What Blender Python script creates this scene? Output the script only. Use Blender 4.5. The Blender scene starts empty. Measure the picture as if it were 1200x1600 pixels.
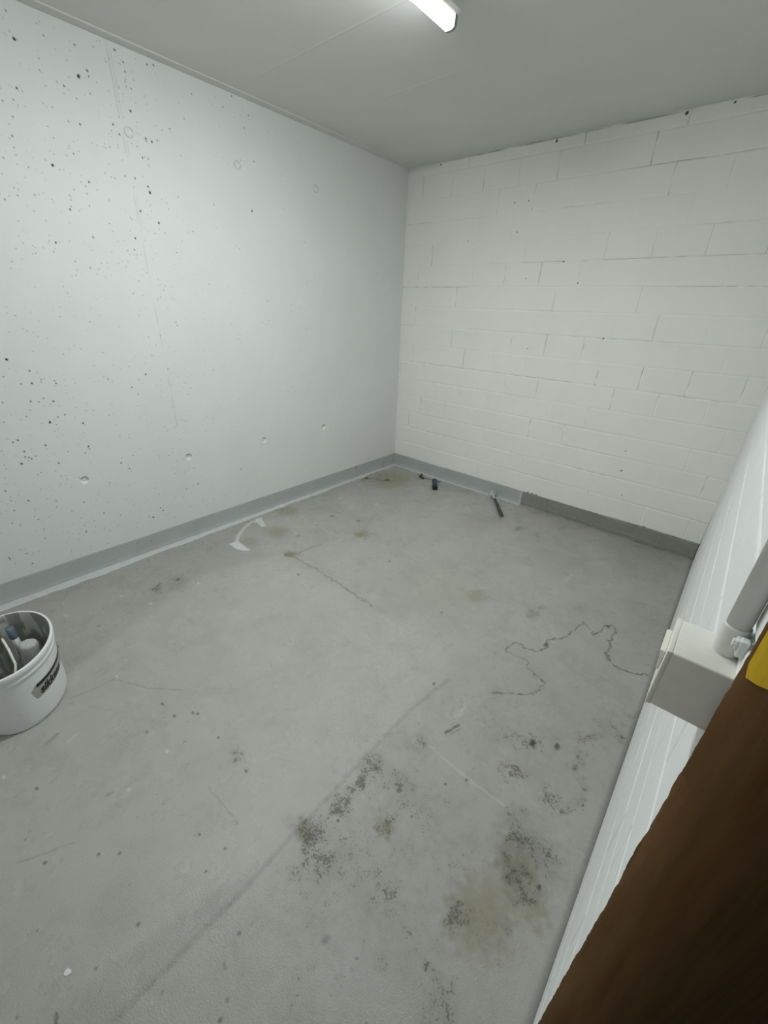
import bpy, bmesh, math
import numpy as np
from mathutils import Vector, Matrix

S = bpy.context.scene
C = S.collection
rng = np.random.default_rng(7)

# ------------------------------------------------------------------ camera
CAM = Vector((2.5198, -3.1453, 1.4109))
def cam_axes(yaw, pitch, roll):
    cy, sy, cp, sp, cr, sr = math.cos(yaw), math.sin(yaw), math.cos(pitch), math.sin(pitch), math.cos(roll), math.sin(roll)
    f0, r0, u0 = Vector((-sy, cy, 0)), Vector((cy, sy, 0)), Vector((0, 0, 1))
    f = cp * f0 - sp * u0; u = sp * f0 + cp * u0
    return cr * r0 + sr * u, -sr * r0 + cr * u, f
r_, u_, f_ = cam_axes(0.6960, 0.4550, 0.0410)
cd = bpy.data.cameras.new('camera')
cam = bpy.data.objects.new('camera', cd); C.objects.link(cam)
cam.matrix_world = Matrix(((r_.x, u_.x, -f_.x, CAM.x), (r_.y, u_.y, -f_.y, CAM.y), (r_.z, u_.z, -f_.z, CAM.z), (0, 0, 0, 1)))
cd.sensor_fit = 'HORIZONTAL'; cd.sensor_width = 36; cd.lens = 36 * 641.99 / 1200
cd.clip_start = 0.01
S.camera = cam

# ------------------------------------------------------------------ light and exposure
w = bpy.data.worlds.new('world'); S.world = w; w.use_nodes = True
w.node_tree.nodes['Background'].inputs[0].default_value = (0.9, 1, 0.97, 1)
w.node_tree.nodes['Background'].inputs[1].default_value = 0.02
LAMP = 135.0, 1.6, 12.0      # LED batten: strong downward light, weak right side, brighter left side
S.view_settings.view_transform = 'Standard'; S.view_settings.look = 'None'
S.view_settings.gamma = 1; S.view_settings.use_curve_mapping = False
S.view_settings.exposure = 0.40

# ------------------------------------------------------------------ room numbers (metres)
H, W, YN, YF = 2.406, 2.594, -2.733, -3.70      # ceiling, right wall, near end of right wall, front wall
Z0, PITCH, BLK = 0.1135, 0.1485, 0.261          # skirting top, block course, block length

# ------------------------------------------------------------------ helpers
def srgb(r, g, b):
    f = lambda c: ((c / 255 + .055) / 1.055) ** 2.4 if c > 10 else c / 255 / 12.92
    return (f(r), f(g), f(b), 1)

class NT:
    """small wrapper for building a principled node material"""
    def __init__(s, name, color=(.5, .5, .5, 1), rough=.5, spec=.5, metal=0):
        s.m = bpy.data.materials.new(name); s.m.use_nodes = True
        s.t = s.m.node_tree; s.b = s.t.nodes['Principled BSDF']
        s.b.inputs['Base Color'].default_value = color; s.b.inputs['Roughness'].default_value = rough
        s.b.inputs['Specular IOR Level'].default_value = spec; s.b.inputs['Metallic'].default_value = metal
        s.co = s.n('ShaderNodeTexCoord').outputs['Object']
    def n(s, t, **k):
        x = s.t.nodes.new(t)
        for a, v in k.items(): setattr(x, a, v)
        return x
    def l(s, a, b): s.t.links.new(a, b)
    def put(s, sock, v):
        if hasattr(v, 'is_output'): s.l(v, sock)
        else: sock.default_value = v
    def math(s, op, a, b=0.0, clamp=False):
        x = s.n('ShaderNodeMath', operation=op, use_clamp=clamp); s.put(x.inputs[0], a); s.put(x.inputs[1], b); return x.outputs[0]
    def noise(s, scale, detail=2, rough=.5, vec=None, dist=0):
        x = s.n('ShaderNodeTexNoise'); s.l(vec or s.co, x.inputs['Vector'])
        x.inputs['Scale'].default_value = scale; x.inputs['Detail'].default_value = detail
        x.inputs['Roughness'].default_value = rough; x.inputs['Distortion'].default_value = dist
        return x.outputs['Fac']
    def ramp(s, v, a, b, lo=0.0, hi=1.0):
        x = s.n('ShaderNodeMapRange'); s.put(x.inputs[0], v)
        for i, q in enumerate((a, b, lo, hi)): x.inputs[i + 1].default_value = q
        return x.outputs[0]
    def mix(s, f, a, b, mode='MIX'):
        x = s.n('ShaderNodeMix', data_type='RGBA', blend_type=mode); s.put(x.inputs[0], f); s.put(x.inputs[6], a); s.put(x.inputs[7], b); return x.outputs[2]
    def attr(s, name):
        x = s.n('ShaderNodeAttribute', attribute_name=name); y = s.n('ShaderNodeSeparateColor'); s.l(x.outputs['Color'], y.inputs[0])
        return y.outputs[0], y.outputs[1], y.outputs[2]
    def color(s, v): s.put(s.b.inputs['Base Color'], v)
    def rough(s, v): s.put(s.b.inputs['Roughness'], v)
    def bump(s, h, dist, strength=1.0):
        x = s.n('ShaderNodeBump'); s.l(h, x.inputs['Height']); x.inputs['Distance'].default_value = dist; x.inputs['Strength'].default_value = strength
        if s.b.inputs['Normal'].is_linked: s.l(s.b.inputs['Normal'].links[0].from_socket, x.inputs['Normal'])
        s.l(x.outputs[0], s.b.inputs['Normal'])

def simple(name, col, rough=.5, var=.08, scale=30, bump=.0, bscale=200, spec=.5, metal=0):
    k = NT(name, col, rough, spec, metal)
    f = k.ramp(k.noise(scale, 4, .6), .3, .7, 1 - var, 1 + var)
    k.color(k.mix(1.0, col, k.math('ADD', f, 0), 'MULTIPLY'))
    if bump: k.bump(k.noise(bscale, 3), bump)
    return k.m

def link(o, parent=None):
    C.objects.link(o)
    if parent: o.parent = parent
    return o

def obj(name, bm, mat, parent=None, smooth=True, loc=None):
    me = bpy.data.meshes.new(name); bmesh.ops.recalc_face_normals(bm, faces=bm.faces[:]); bm.to_mesh(me); bm.free()
    if mat: me.materials.append(mat)
    me.polygons.foreach_set('use_smooth', [smooth] * len(me.polygons))
    o = bpy.data.objects.new(name, me)
    link(o, parent)
    return o

def thing(name, label, cat, loc, rz=0, group=None):
    o = bpy.data.objects.new(name, None); o.empty_display_size = .05; link(o)
    o.location = loc; o.rotation_euler = (0, 0, rz); tag(o, label, cat, group); return o

def tag(o, label, cat, group=None):
    o['label'] = label; o['category'] = cat
    if group: o['group'] = group
    return o

def struct(o): o['kind'] = 'structure'; return o

def box_bm(x0, x1, y0, y1, z0, z1, bevel=0, seg=2, bm=None):
    b = bmesh.new()
    bmesh.ops.create_cube(b, size=1)
    for v in b.verts: v.co = Vector(((x0 + x1) / 2 + v.co.x * (x1 - x0), (y0 + y1) / 2 + v.co.y * (y1 - y0), (z0 + z1) / 2 + v.co.z * (z1 - z0)))
    if bevel: bmesh.ops.bevel(b, geom=b.edges[:], offset=bevel, segments=seg, affect='EDGES', profile=.5)
    if bm is None: return b
    me = bpy.data.meshes.new('t'); b.to_mesh(me); bm.from_mesh(me); b.free(); return bm

def tube_bm(pts, rad, n=14, caps=True, bm=None, flat=(1, 1), upv=(0, 0, 1)):
    """swept tube along points, rad = list of radii"""
    bm = bm or bmesh.new(); pts = [Vector(p) for p in pts]; rings = []
    up = Vector(upv)
    for i, p in enumerate(pts):
        d = (pts[min(i + 1, len(pts) - 1)] - pts[max(i - 1, 0)]).normalized()
        a = d.cross(up)
        if a.length < .1: a = d.cross(Vector((1, 0, 0)))
        a.normalize(); b = a.cross(d).normalized()
        rings.append([bm.verts.new(p + (a * math.cos(t) * flat[0] + b * math.sin(t) * flat[1]) * rad[i]) for t in [2 * math.pi * j / n for j in range(n)]])
    for A, B in zip(rings, rings[1:]):
        for j in range(n): bm.faces.new((A[j], A[(j + 1) % n], B[(j + 1) % n], B[j]))
    if caps: bm.faces.new(rings[0]); bm.faces.new(rings[-1])
    return bm

# --- value noise on arrays
def vnoise(x, y, seed=0):
    xi, yi = np.floor(x).astype(np.int64), np.floor(y).astype(np.int64)
    fx, fy = x - xi, y - yi; fx = fx * fx * (3 - 2 * fx); fy = fy * fy * (3 - 2 * fy)
    def h(a, b):
        n = (a * 374761393 + b * 668265263 + seed * 974634777) & 0xffffffff
        n = ((n ^ (n >> 13)) * 1274126177) & 0xffffffff
        return ((n ^ (n >> 16)) & 0xffff) / 65535.0
    return (h(xi, yi) * (1 - fx) + h(xi + 1, yi) * fx) * (1 - fy) + (h(xi, yi + 1) * (1 - fx) + h(xi + 1, yi + 1) * fx) * fy
def fbm(x, y, s, seed=0, o=4):
    t = 0; a = .5
    for i in range(o): t = t + a * vnoise(x * s, y * s, seed + i); s *= 2.1; a *= .5
    return t / (1 - .5 ** o)

def grid(name, P, mat, marks=None, flip=False, extra=None):
    """P: (n,m,3) array of points -> one mesh; marks: (n,m,4) colour attribute; extra: list of quads (4x3)"""
    n, m = P.shape[:2]
    idx = np.arange(n * m).reshape(n, m)
    q = np.stack([idx[:-1, :-1], idx[1:, :-1], idx[1:, 1:], idx[:-1, 1:]], -1).reshape(-1, 4)
    if flip: q = q[:, ::-1]
    co = P.reshape(-1, 3)
    if extra:
        e = np.array(extra, float).reshape(-1, 3); k = len(co)
        q = np.vstack([q, np.arange(k, k + len(e)).reshape(-1, 4)]); co = np.vstack([co, e])
    me = bpy.data.meshes.new(name)
    me.vertices.add(len(co)); me.vertices.foreach_set('co', co.astype(np.float32).ravel())
    me.loops.add(q.size); me.loops.foreach_set('vertex_index', q.astype(np.int32).ravel())
    me.polygons.add(len(q)); me.polygons.foreach_set('loop_start', np.arange(0, q.size, 4, dtype=np.int32))
    me.update(calc_edges=True); me.validate()
    me.polygons.foreach_set('use_smooth', np.ones(len(q), bool))
    if marks is not None:
        a = me.attributes.new('marks', 'FLOAT_COLOR', 'POINT')
        full = np.zeros((len(co), 4), np.float32); full[:n * m] = marks.reshape(-1, 4); full[:, 3] = 1
        a.data.foreach_set('color', full.ravel())
    me.materials.append(mat)
    o = bpy.data.objects.new(name, me); return link(o)

def seg_dist(X, Y, a, b):
    ax, ay = a; bx, by = b; dx, dy = bx - ax, by - ay; L2 = dx * dx + dy * dy + 1e-12
    t = np.clip(((X - ax) * dx + (Y - ay) * dy) / L2, 0, 1)
    return np.hypot(X - ax - t * dx, Y - ay - t * dy)

#---- surface marks and one painted tube highlight, in metres on the floor / wall
LINES=[([(2.051,-1.564),(2.04,-1.607),(2.05,-1.646),(2.078,-1.648),(2.119,-1.636),(2.149,-1.638),(2.169,-1.676),(2.208,-1.686),(2.236,-1.687),(2.252,-1.715),(2.251,-1.751),(2.233,-1.796),(2.196,-1.831),(2.105,-1.91)],0.0035,'C',0.75),([(2.051,-1.564),(2.071,-1.556),(2.116,-1.563),(2.152,-1.55),(2.181,-1.49),(2.161,-1.439),(2.206,-1.386),(2.232,-1.327),(2.246,-1.224),(2.257,-1.183),(2.28,-1.199),(2.325,-1.235),(2.337,-1.194),(2.347,-1.128),(2.369,-1.099),(2.391,-1.119),(2.393,-1.152),(2.39,-1.225),(2.403,-1.278),(2.404,-1.34),(2.439,-1.377),(2.478,-1.39),(2.516,-1.383),(2.55,-1.363),(2.582,-1.339)],0.005,'C',0.85),([(0.625,-1.842),(0.724,-1.819),(1.042,-1.815),(1.265,-1.832),(1.367,-1.84)],0.006,'C',0.55),([(1.367,-1.84),(1.63,-1.846),(1.802,-1.821),(1.886,-1.863)],0.004,'D',0.1),([(0.625,-1.842),(0.672,-1.752),(0.687,-1.603)],0.008,'D',0.3),([(1.907,-3.252),(1.912,-3.113),(1.916,-2.928),(1.909,-2.747),(1.908,-2.541),(1.908,-2.205),(1.937,-1.973)],0.009,'D',0.22),([(2.04,-2.274),(2.178,-2.279),(2.319,-2.279),(2.351,-2.277)],0.004,'L',0.35),([(2.351,-2.277),(2.392,-2.287),(2.398,-2.33),(2.438,-2.341)],0.008,'G',0.8),([(2.053,-2.27),(2.213,-2.286),(2.339,-2.274)],0.0035,'L',0.25),([(2.067,-2.187),(2.086,-2.129)],0.006,'D',0.75),([(2.083,-2.189),(2.1,-2.13)],0.003,'D',0.35),([(2.061,-2.11),(2.058,-2.035)],0.011,'L',0.3),([(2.031,-2.072),(2.038,-2.11),(2.06,-2.118)],0.004,'D',0.3),([(2.476,-1.921),(2.488,-1.959),(2.468,-2.0)],0.018,'G',0.8),([(2.507,-2.02),(2.526,-2.045),(2.526,-2.105),(2.492,-2.183),(2.444,-2.179)],0.018,'G',0.75),([(2.466,-1.862),(2.496,-1.815),(2.531,-1.756),(2.575,-1.762)],0.03,'G',0.7),([(2.279,-2.171),(2.346,-2.144)],0.02,'G',0.6),([(2.421,-2.238),(2.365,-2.293),(2.401,-2.31)],0.01,'G',0.6),([(2.054,-0.86),(2.059,-0.772)],0.012,'L',0.35),([(2.498,-1.588),(2.548,-1.611)],0.003,'L',0.3),([(2.316,-1.511),(2.354,-1.532)],0.003,'L',0.2),([(1.4,-3.328),(1.431,-3.267),(1.456,-3.213)],0.0025,'D',0.35),([(1.599,-2.877),(1.756,-2.869)],0.0025,'D',0.3),([(1.388,-3.102),(1.389,-3.084)],0.004,'D',0.45),([(0.887,-3.072),(0.907,-2.983),(0.911,-2.914)],0.0025,'D',0.35),([(0.923,-2.911),(1.055,-2.846),(1.168,-2.756)],0.0025,'D',0.35),([(1.045,-3.178),(1.032,-3.146)],0.009,'D',0.3),([(1.092,-3.13),(1.081,-3.101)],0.004,'L',0.45),([(1.802,-3.336),(1.818,-3.341)],0.003,'D',0.7),([(1.215,-3.206),(1.206,-3.186)],0.003,'D',0.25),([(0.405,-2.551),(0.383,-2.508)],0.008,'D',0.45),([(0.65,-1.423),(0.653,-1.38),(0.689,-1.367),(0.762,-1.345),(0.825,-1.298),(0.853,-1.212)],0.005,'C',0.35),([(0.641,-1.842),(0.675,-1.755),(0.694,-1.595)],0.005,'D',0.35),([(0.551,-1.454),(0.659,-1.446)],0.006,'L',0.4),([(0.532,-1.68),(0.642,-1.675)],0.005,'L',0.3),([(0.089,-0.566),(0.118,-0.477),(0.231,-0.447),(0.313,-0.361)],0.012,'C',0.5),([(0.259,-1.958),(0.198,-1.902),(0.141,-1.829),(0.105,-1.761),(0.099,-1.697)],0.013,'N',0.7)]
BLOBS=[((1.944,-2.617),0.043,0.04,'G',1.0),((1.965,-2.625),0.024,0.022,'G',1.0),((1.933,-2.748),0.038,0.033,'G',1.0),((1.895,-2.754),0.023,0.021,'G',0.8),((2.0,-2.794),0.05,0.043,'G',0.5),((1.933,-2.748),0.026,0.023,'O',0.5),((2.103,-2.572),0.024,0.024,'G',0.7),((2.105,-2.575),0.025,0.026,'O',0.5),((1.957,-2.538),0.018,0.016,'G',0.8),((1.935,-2.462),0.04,0.04,'G',0.5),((1.981,-2.551),0.057,0.055,'L',0.1),((2.172,-2.593),0.031,0.031,'G',0.55),((2.051,-2.442),0.028,0.03,'G',0.5),((2.103,-2.547),0.019,0.018,'G',0.6),((1.979,-2.658),0.01,0.009,'L',0.5),((1.983,-2.662),0.005,0.005,'D',0.8),((2.025,-2.287),0.036,0.04,'G',0.55),((2.42,-2.33),0.044,0.059,'G',0.75),((2.499,-2.313),0.038,0.048,'G',0.65),((2.446,-2.361),0.079,0.101,'D',0.24),((2.451,-2.424),0.029,0.043,'G',1.0),((2.485,-2.457),0.033,0.042,'G',1.0),((2.454,-2.43),0.049,0.073,'O',0.5),((2.425,-2.562),0.067,0.08,'O',0.6),((2.425,-2.562),0.045,0.054,'L',0.12),((2.386,-2.61),0.029,0.038,'G',0.8),((2.521,-2.462),0.03,0.037,'O',0.5),((2.48,-2.534),0.034,0.05,'G',0.6),((2.514,-2.408),0.005,0.008,'D',0.8),((2.155,-2.866),0.009,0.008,'D',0.35),((2.429,-2.767),0.039,0.04,'G',0.85),((2.368,-2.739),0.009,0.009,'G',1.0),((2.289,-2.8),0.022,0.021,'G',0.5),((2.168,-2.347),0.004,0.004,'D',0.9),((2.214,-2.289),0.002,0.004,'D',0.9),((2.207,-2.202),0.017,0.021,'G',0.6),((2.321,-2.143),0.038,0.043,'G',0.65),((2.459,-2.163),0.048,0.051,'G',0.6),((2.106,-2.564),0.249,0.26,'D',0.06),((2.336,-2.535),0.186,0.226,'D',0.06),((2.327,-2.007),0.01,0.015,'D',0.85),((2.4,-1.957),0.008,0.012,'D',0.75),((2.035,-1.296),0.027,0.042,'C',0.35),((2.035,-1.296),0.013,0.022,'L',0.2),((2.048,-1.216),0.013,0.023,'D',0.25),((2.2,-1.072),0.027,0.041,'C',0.15),((2.425,-0.97),0.058,0.091,'L',0.13),((1.736,-1.365),0.045,0.062,'O',0.5),((1.905,-2.032),0.005,0.006,'D',0.9),((1.669,-1.624),0.007,0.01,'D',0.5),((2.538,-1.733),0.012,0.021,'G',1.0),((2.552,-1.667),0.052,0.078,'G',0.55),((2.504,-1.753),0.059,0.079,'G',0.55),((2.589,-1.607),0.011,0.018,'G',1.0),((2.582,-1.625),0.018,0.033,'G',0.8),((1.54,-1.444),0.219,0.245,'O',0.12),((1.576,-2.758),0.031,0.02,'G',1.0),((1.584,-2.768),0.008,0.006,'D',0.6),((1.748,-3.301),0.006,0.004,'L',0.9),((1.419,-3.05),0.007,0.004,'L',0.6),((1.379,-2.911),0.007,0.004,'L',0.7),((1.081,-3.301),0.006,0.002,'L',0.8),((1.203,-3.241),0.006,0.002,'D',0.75),((1.253,-2.929),0.006,0.003,'D',0.75),((1.464,-2.765),0.005,0.004,'D',0.75),((1.263,-2.832),0.006,0.004,'D',0.75),((1.299,-2.777),0.006,0.004,'D',0.75),((1.315,-2.768),0.006,0.004,'D',0.75),((1.78,-3.159),0.004,0.002,'D',0.75),((1.788,-3.256),0.003,0.002,'D',0.75),((1.643,-2.764),0.005,0.004,'D',0.75),((1.793,-2.929),0.003,0.002,'D',0.75),((1.803,-2.993),0.003,0.003,'D',0.75),((1.705,-2.962),0.004,0.002,'D',0.75),((1.542,-3.173),0.004,0.002,'D',0.75),((1.584,-3.133),0.004,0.002,'D',0.75),((1.455,-3.278),0.004,0.002,'D',0.75),((1.984,-3.0),0.003,0.002,'D',0.75),((2.077,-3.106),0.003,0.002,'D',0.75),((1.175,-2.841),0.007,0.004,'D',0.75),((0.885,-3.221),0.007,0.003,'D',0.75),((2.064,-3.079),0.004,0.003,'D',0.5),((1.761,-2.872),0.003,0.002,'D',0.5),((0.412,-2.421),0.021,0.013,'G',1.0),((0.424,-2.549),0.056,0.03,'G',0.8),((0.458,-2.436),0.074,0.043,'D',0.15),((0.801,-2.527),0.034,0.026,'G',0.7),((0.54,-2.228),0.031,0.025,'G',0.6),((0.521,-2.615),0.012,0.007,'L',0.9),((0.348,-2.691),0.01,0.005,'L',0.8),((0.319,-2.93),0.012,0.005,'L',0.8),((0.902,-2.904),0.007,0.004,'L',0.8),((0.528,-2.36),0.008,0.005,'L',0.7),((0.533,-3.02),0.01,0.004,'D',0.6),((0.518,-2.85),0.011,0.006,'D',0.4),((0.793,-1.313),0.045,0.045,'O',0.6),((0.341,-1.697),0.081,0.067,'O',0.5),((0.139,-1.447),0.076,0.064,'O',0.5),((0.332,-1.907),0.062,0.044,'O',0.4),((0.269,-0.378),0.173,0.192,'O',0.55),((0.655,-1.815),0.039,0.033,'O',0.7),((1.278,-0.555),0.123,0.193,'O',0.12),((0.435,-1.263),0.013,0.012,'D',0.6),((0.433,-1.427),0.013,0.011,'L',0.6),((0.532,-0.871),0.013,0.015,'L',0.6),((0.633,-1.18),0.012,0.013,'D',0.6),((0.861,-1.922),0.009,0.007,'D',0.6),((1.157,-1.439),0.008,0.009,'D',0.6),((0.237,-0.982),0.015,0.015,'L',0.6),((0.497,-1.632),0.011,0.009,'D',0.6),((1.565,-0.428),0.024,0.036,'D',0.4),((1.691,-0.426),0.015,0.03,'D',0.3),((2.324,-0.229),0.198,0.281,'D',0.15),((1.945,-0.598),0.194,0.23,'D',0.1),((1.669,-3.314),0.15,0.095,'O',0.05)]  # faint L blob by the patch edge is the tube's reflection, as colour
POLYS=[([(0.265,-2.017),(0.263,-1.989),(0.271,-1.953),(0.309,-1.959),(0.383,-1.964),(0.43,-1.962),(0.406,-1.996),(0.357,-2.017)],'N',0.95,0.002),([(0.073,-1.687),(0.084,-1.646),(0.228,-1.708),(0.213,-1.73),(0.116,-1.722)],'N',0.85,0.002),([(0.658,-1.852),(1.324,-1.844),(1.807,-1.828),(1.911,-1.891),(1.937,-1.973),(1.908,-2.205),(1.908,-2.541),(1.916,-2.928),(1.907,-3.252),(1.909,-3.35),(1.555,-3.68),(0.794,-3.464),(0.76,-3.054),(0.438,-2.353),(0.594,-1.893)],'L',0.1,0.02),([(1.803,-3.334),(1.807,-3.235),(1.84,-3.079),(1.892,-2.892),(1.918,-2.929),(1.912,-3.113),(1.909,-3.252),(1.921,-3.297),(1.842,-3.366)],'D',0.1,0.012),([(0.111,-1.63),(0.304,-1.425),(0.51,-1.478),(0.2,-1.771)],'L',0.1,0.006),([(0.297,-1.057),(0.312,-0.81),(0.631,-0.848),(0.605,-1.116)],'L',0.1,0.02),([(0.346,-1.337),(0.391,-1.214),(0.66,-1.208),(0.634,-1.438),(0.517,-1.455)],'L',0.1,0.01),([(0.633,-1.823),(0.687,-1.603),(0.777,-1.329),(0.74,-0.695),(0.892,-0.36),(1.541,-0.507),(2.376,-0.485),(2.409,-1.207),(2.035,-1.557),(1.865,-1.829),(1.317,-1.836)],'L',0.06,0.03),([(0.085,-3.145),(0.056,-2.72),(0.096,-2.182),(0.195,-1.966),(0.594,-1.893),(0.468,-2.367),(0.76,-3.054),(0.726,-3.252)],'D',0.1,0.03)]
PITS=[(-2.435,2.359,2),(-2.431,2.286,5),(-2.328,2.33,2),(-2.222,2.34,2.5),(-2.066,2.377,3),(-2.039,2.347,2.5),(-2.038,2.318,2.5),(-1.934,2.374,2.5),(-1.905,2.381,2.5),(-2.194,2.272,3),(-2.232,2.243,5),(-2.193,2.254,2.5),(-2.296,2.194,3),(-2.024,2.266,2),(-2.487,2.097,2),(-2.259,2.166,2),(-2.465,2.137,3),(-2.044,2.185,4),(-2.504,2.042,2),(-2.131,2.116,3),(-2.112,2.086,3),(-2.143,2.09,2),(-2.31,2.079,2),(-2.267,2.081,3),(-2.523,1.98,2.5),(-1.996,2.099,3),(-1.969,2.094,4),(-1.942,2.105,3),(-2.528,1.942,2),(-2.026,2.022,3),(-2.001,2.023,2.5),(-2.408,1.912,4),(-2.319,1.97,2.5),(-2.283,1.88,3),(-2.122,1.933,2.5),(-2.079,1.934,3),(-2.025,1.912,3),(-2.019,1.889,4.5),(-2.562,1.781,2),(-2.502,1.794,2),(-2.384,1.763,3),(-2.001,1.768,3.5),(-2.13,1.688,3.5),(-2.145,1.638,3),(-2.471,1.628,3),(-2.317,1.668,3),(-2.081,1.805,3),(-1.417,2.337,2.5),(-1.569,2.329,2.5),(-1.45,2.277,2.5),(-1.445,1.906,4),(-1.406,2.143,2.5),(-1.51,2.389,2.5),(-1.872,2.166,2),(-2.151,2.359,2),(-2.609,1.76,2),(-2.572,1.9,2),(-2.556,1.579,2),(-1.685,1.897,2),(-1.826,1.756,2),(-2.776,1.156,5),(-2.715,1.048,3.5),(-2.755,1.05,2),(-2.741,0.969,3),(-2.712,0.963,2.5),(-2.656,0.959,3),(-2.69,0.977,2),(-2.841,0.976,2),(-2.4,1.041,2.5),(-2.253,1.026,2),(-2.09,1.07,2),(-2.213,1.05,3),(-2.297,0.99,2.5),(-2.776,0.904,2),(-2.627,0.89,2.5),(-2.657,0.883,2.5),(-2.695,0.863,4),(-2.861,0.89,2),(-2.562,0.837,3),(-2.855,0.795,3),(-2.836,0.801,3),(-2.827,0.744,3),(-2.831,0.718,2.5),(-2.81,0.704,3),(-2.818,0.712,2.5),(-2.791,0.713,2),(-2.853,0.688,4),(-2.741,0.757,3),(-2.712,0.658,3),(-2.568,0.714,3),(-2.566,0.701,2.5),(-2.589,0.685,2.5),(-2.412,0.74,2),(-2.438,0.593,3),(-2.405,0.551,3),(-2.519,0.496,2),(-2.946,0.574,2.5),(-2.878,0.502,3),(-2.66,0.423,3),(-2.585,0.33,2.5),(-2.509,0.291,2),(-2.942,0.469,2.5),(-2.878,0.414,2),(-2.867,0.394,2.5),(-2.86,0.334,2),(-2.69,0.252,3),(-2.967,0.408,2),(-3.027,0.23,2.5),(-2.953,0.167,2.5),(-3.016,0.197,2),(-2.165,0.458,2),(-2.043,0.465,2),(-1.715,0.373,2.5),(-2.141,0.288,2),(-2.113,0.341,2.5),(-2.289,0.263,2.5),(-2.277,0.242,2.5),(-2.341,0.217,4),(-2.296,0.399,2),(-2.034,0.352,3.5),(-1.91,0.769,2),(-1.856,0.217,2),(-1.82,1.045,2),(-2.676,1.062,2.5),(-2.709,1.102,3),(-2.624,1.04,2.5),(-2.626,1.052,2)]

# ------------------------------------------------------------------ materials of the shell
def wall_paint(name, col, pit=False, rough=.6):
    k = NT(name, col, rough, .35)
    d, l, o = k.attr('marks')
    f = k.ramp(k.noise(2.5, 5, .6), .3, .7, .975, 1.025)
    c = k.mix(1.0, col, f, 'MULTIPLY')
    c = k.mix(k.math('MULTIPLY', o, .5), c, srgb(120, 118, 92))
    if pit:                                        # pinholes left by air bubbles in the cast concrete
        v = k.n('ShaderNodeTexVoronoi'); v.inputs['Scale'].default_value = 42; v.inputs['Randomness'].default_value = 1; k.l(k.co, v.inputs['Vector'])
        sc = k.n('ShaderNodeSeparateColor'); k.l(v.outputs['Color'], sc.inputs[0])
        dens = k.ramp(k.noise(1.6, 3, .6), .35, .75, .97, .72)
        on = k.math('GREATER_THAN', sc.outputs[0], dens)
        rad = k.ramp(sc.outputs[1], 0, 1, .035, .085)
        hole = k.math('MULTIPLY', k.math('LESS_THAN', v.outputs['Distance'], rad), on)
        c = k.mix(k.math('MULTIPLY', hole, .45), c, srgb(70, 75, 72))  # shade inside the holes, put into the colour
        k.bump(k.math('SUBTRACT', 1.0, hole), .0015, .8)
    c = k.mix(k.math('MULTIPLY', d, 1.0, True), c, srgb(38, 40, 37))
    k.color(c)
    k.bump(k.noise(260, 3, .6), .0008, .55)
    k.bump(k.noise(38, 3, .6), .0015, .35)
    return k.m

M_left = wall_paint('painted_concrete', (.765, .787, .775, 1), True)
M_block = wall_paint('painted_block', (.92, .915, .875, 1))
M_right = wall_paint('painted_block_bright', (.87, .89, .885, 1))
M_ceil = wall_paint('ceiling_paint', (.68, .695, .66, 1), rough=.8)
M_front = wall_paint('painted_wall', (.76, .76, .74, 1))

def floor_mat():
    k = NT('worn_grey_floor_paint', (.3, .3, .3, 1), .5, .5)
    at = k.n('ShaderNodeAttribute', attribute_name='marks'); sc = k.n('ShaderNodeSeparateColor'); k.l(at.outputs['Color'], sc.inputs[0])
    D, L, O = sc.outputs
    at2 = k.n('ShaderNodeAttribute', attribute_name='marks2'); s2 = k.n('ShaderNodeSeparateColor'); k.l(at2.outputs['Color'], s2.inputs[0])
    G, Cc, N = s2.outputs
    base = srgb(172, 171, 165)
    f = k.ramp(k.noise(1.3, 7, .68), .25, .75, .87, 1.11)
    c = k.mix(1.0, base, f, 'MULTIPLY')
    c = k.mix(k.ramp(k.noise(7, 6, .7, dist=.8), .48, .85, 0, .42), c, srgb(122, 123, 114))
    c = k.mix(k.ramp(k.noise(120, 3, .7), .60, .80, 0, .25), c, srgb(110, 110, 102))
    c = k.mix(k.ramp(k.noise(45, 2, .5), .70, .78, 0, .55), c, srgb(92, 94, 86))
    c = k.mix(k.math('MULTIPLY', L, .8), c, srgb(215, 218, 212))
    c = k.mix(O, c, srgb(128, 124, 88))
    c = k.mix(k.math('MULTIPLY', Cc, 1.0), c, srgb(72, 68, 48))
    # grime: fine dark speckle where marked
    n1 = k.noise(150, 3, .7); n2 = k.noise(34, 3, .6); n3 = k.noise(11, 2, .5)
    s_ = k.math('ADD', k.math('ADD', k.math('MULTIPLY', n1, .62), k.math('MULTIPLY', n2, .40)), k.math('MULTIPLY', n3, .22))
    on = k.ramp(G, .02, .16, 0, 1)
    th = k.ramp(k.math('ADD', s_, k.math('MULTIPLY', G, .22)), .800, .880, 0, .80)
    c = k.mix(k.math('MULTIPLY', k.ramp(k.math('ADD', n2, k.math('MULTIPLY', G, .5)), .55, 1.1, 0, .30), on), c, srgb(108, 107, 90))
    c = k.mix(k.math('MULTIPLY', k.math('MULTIPLY', th, on), .80), c, srgb(58, 58, 44))
    c = k.mix(D, c, srgb(48, 49, 44))
    c = k.mix(N, c, srgb(210, 215, 214))
    k.color(c)
    r = k.ramp(k.noise(4, 4, .6), .3, .7, .22, .34)
    r = k.math('ADD', r, k.math('MULTIPLY', G, .2))
    k.rough(r)
    k.bump(k.noise(240, 3, .65), .0016, .8)
    k.bump(k.noise(14, 4, .6), .003, .2)
    return k.m
M_floor = floor_mat()

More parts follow.
